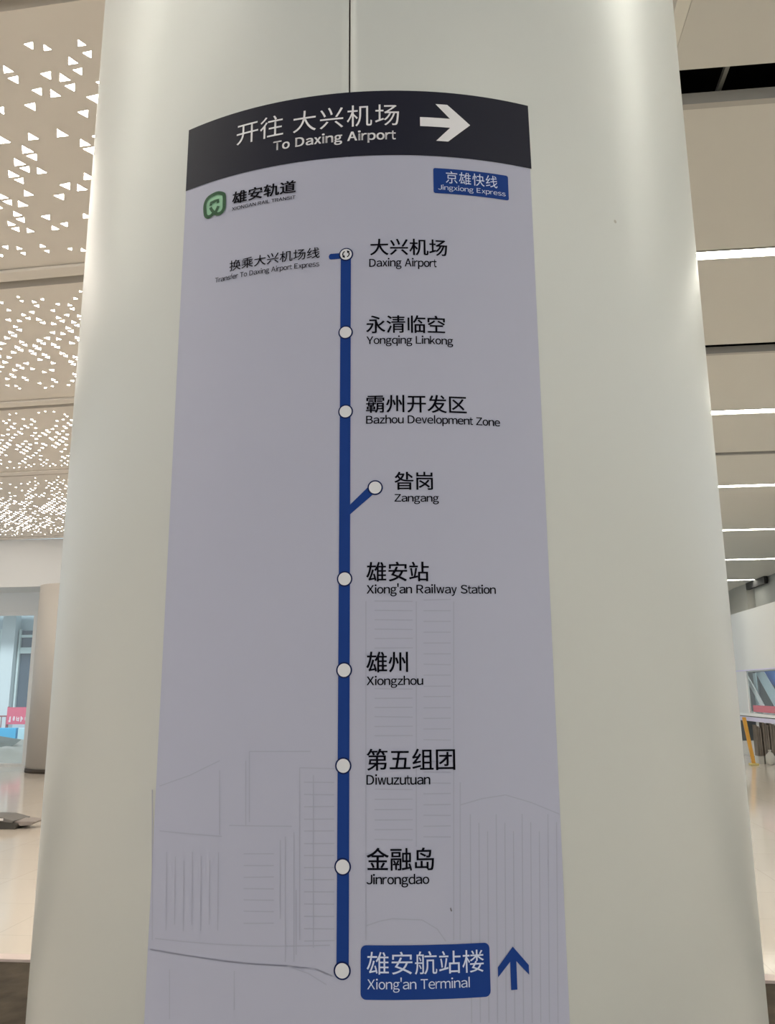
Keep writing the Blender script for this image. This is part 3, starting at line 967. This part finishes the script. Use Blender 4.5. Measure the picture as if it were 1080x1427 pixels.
br = hall_root('diagonal_brace', 5.84, 18.7, DECK, 'slim white diagonal brace behind the right window, crossing the pale upright', 'brace')
on_deck('bar', br, [(17.95, DECK + .02), (18.16, DECK + .02), (19.30, 1.86), (19.08, 1.86)], 0.025, 'white_metal', 18.7)
on_deck('foot_plate', br, [(17.90, DECK), (18.22, DECK), (18.22, DECK + .02), (17.90, DECK + .02)], 0.04, 'white_metal', 18.7)
up_ = hall_root('upright_post', 5.90, 18.8, DECK, 'pale blue-grey upright post behind the right window', 'post')
on_deck('bar', up_, [(18.66, DECK + .02), (18.84, DECK + .02), (18.86, 1.88), (18.68, 1.88)], 0.025, 'ice_blue', 18.8)
on_deck('foot_plate', up_, [(18.60, DECK), (18.90, DECK), (18.90, DECK + .02), (18.60, DECK + .02)], 0.04, 'ice_blue', 18.8)
ds = hall_root('diagonal_sheet', 5.96, 18.0, DECK, 'broad ice blue slanting sheet behind the right window', 'sheet')
on_deck('sheet', ds, [(16.6, DECK + .02), (17.72, DECK + .02), (18.86, 1.90), (18.32, 1.90), (17.5, 1.35)], 0.012, 'ice_blue', 18.0)
on_deck('foot_plate', ds, [(16.5, DECK), (17.8, DECK), (17.8, DECK + .02), (16.5, DECK + .02)], 0.05, 'white_metal', 18.0)
bp_ = hall_root('blue_board', 6.04, 18.0, DECK, 'vivid blue board at the upper right of the right window', 'board')
on_deck('board', bp_, [(15.2, 1.30), (17.3, 1.30), (18.75, 1.91), (15.2, 1.91)], 0.02, 'sign_blue', 18.0)
for v in (15.6, 16.8):
    on_deck('leg', bp_, [(v, DECK), (v + 0.06, DECK), (v + 0.06, 1.30), (v, 1.30)], 0.02, 'white_metal', 18.0)
rb = hall_root('red_barrier', 5.77, 16.0, DECK, 'rose red barrier board along the foot of the right window', 'barrier')
on_deck('board', rb, [(11.5, DECK + .03), (18.62, DECK + .03), (18.62, 1.215), (11.5, 1.215)], 0.02, 'rose', 16.0)
for v in (11.6, 14.6, 18.5):
    on_deck('foot', rb, [(v, DECK), (v + 0.1, DECK), (v + 0.1, DECK + .03), (v, DECK + .03)], 0.03, 'white_metal', 16.0)

# under the ledge
yp = hall_root('yellow_post', 5.52, 18.62, 0.0, 'leaning yellow post under the ledge at right', 'post')
bm = bmesh.new()
prism(bm, [(0.12, -0.03, 0.04), (0.185, -0.03, 0.04), (0.185, 0.03, 0.04), (0.12, 0.03, 0.04)], (-0.11, 0, 0.93))
bmesh.ops.recalc_face_normals(bm, faces=bm.faces[:])
new_obj('shaft', bm, 'yellow', yp)
bm = bmesh.new()
box(bm, 0.07, 0.24, -0.08, 0.08, 0, 0.04)
bevel(bm, 0.008, 1)
new_obj('foot', bm, 'yellow2', yp)
hb = hall_root('leaning_board', 5.66, 19.2, 0.0, 'dark slate board standing behind the yellow post', 'board')
bm = bmesh.new()
box(bm, -0.30, 0.32, 0.0, 0.03, 0.46, 0.89)
new_obj('board', bm, 'slate', hb)
for x in (-0.28, 0.26):
    bm = bmesh.new()
    box(bm, x, x + 0.04, 0.005, 0.025, 0.0, 0.46)
    new_obj('leg', bm, 'slate', hb)
for i, (s, wd, h_, lab) in enumerate(((5.93, 0.12, 0.80, 'weathered brown board bundle nearest the yellow post'),
                                     (6.08, 0.13, 0.86, 'middle one of the three weathered brown board bundles'),
                                     (6.24, 0.16, 0.84, 'weathered brown board bundle at the right edge'))):
    r = hall_root('board_bundle', s, 19.02, 0.0, lab, 'bundle', 'board bundles under the ledge')
    for q in range(3):
        bm = bmesh.new()
        x = -wd / 2 + q * wd / 3
        box(bm, x, x + wd / 3 - 0.008, -0.10, 0.10, 0.16, h_ - 0.03 * q)
        new_obj('plank', bm, 'bundle', r)
    bm = bmesh.new()
    box(bm, -wd / 2, wd / 2 - 0.008, -0.12, 0.12, 0.0, 0.16)
    new_obj('block', bm, 'bag', r)
bg_ = hall_root('pale_bag', 6.05, 18.72, 0.0, 'small pale sack in front of the brown board bundles', 'bag')
bm = bmesh.new()
bmesh.ops.create_uvsphere(bm, u_segments=20, v_segments=12, radius=1)
for v_ in bm.verts:
    n_ = mnoise.noise(v_.co * 2.2) * 0.12
    v_.co = Vector((v_.co.x * (0.09 + n_ * .2), v_.co.y * 0.08, max(0.0, 0.13 + v_.co.z * (0.13 + n_ * .2))))
for f in bm.faces:
    f.smooth = True
new_obj('sack', bm, 'bag', bg_)
bm = bmesh.new()
cyl(bm, 0, 0, 0.235, 0.30, 0.02, 10, 0.035)
new_obj('tied_neck', bm, 'bag', bg_)
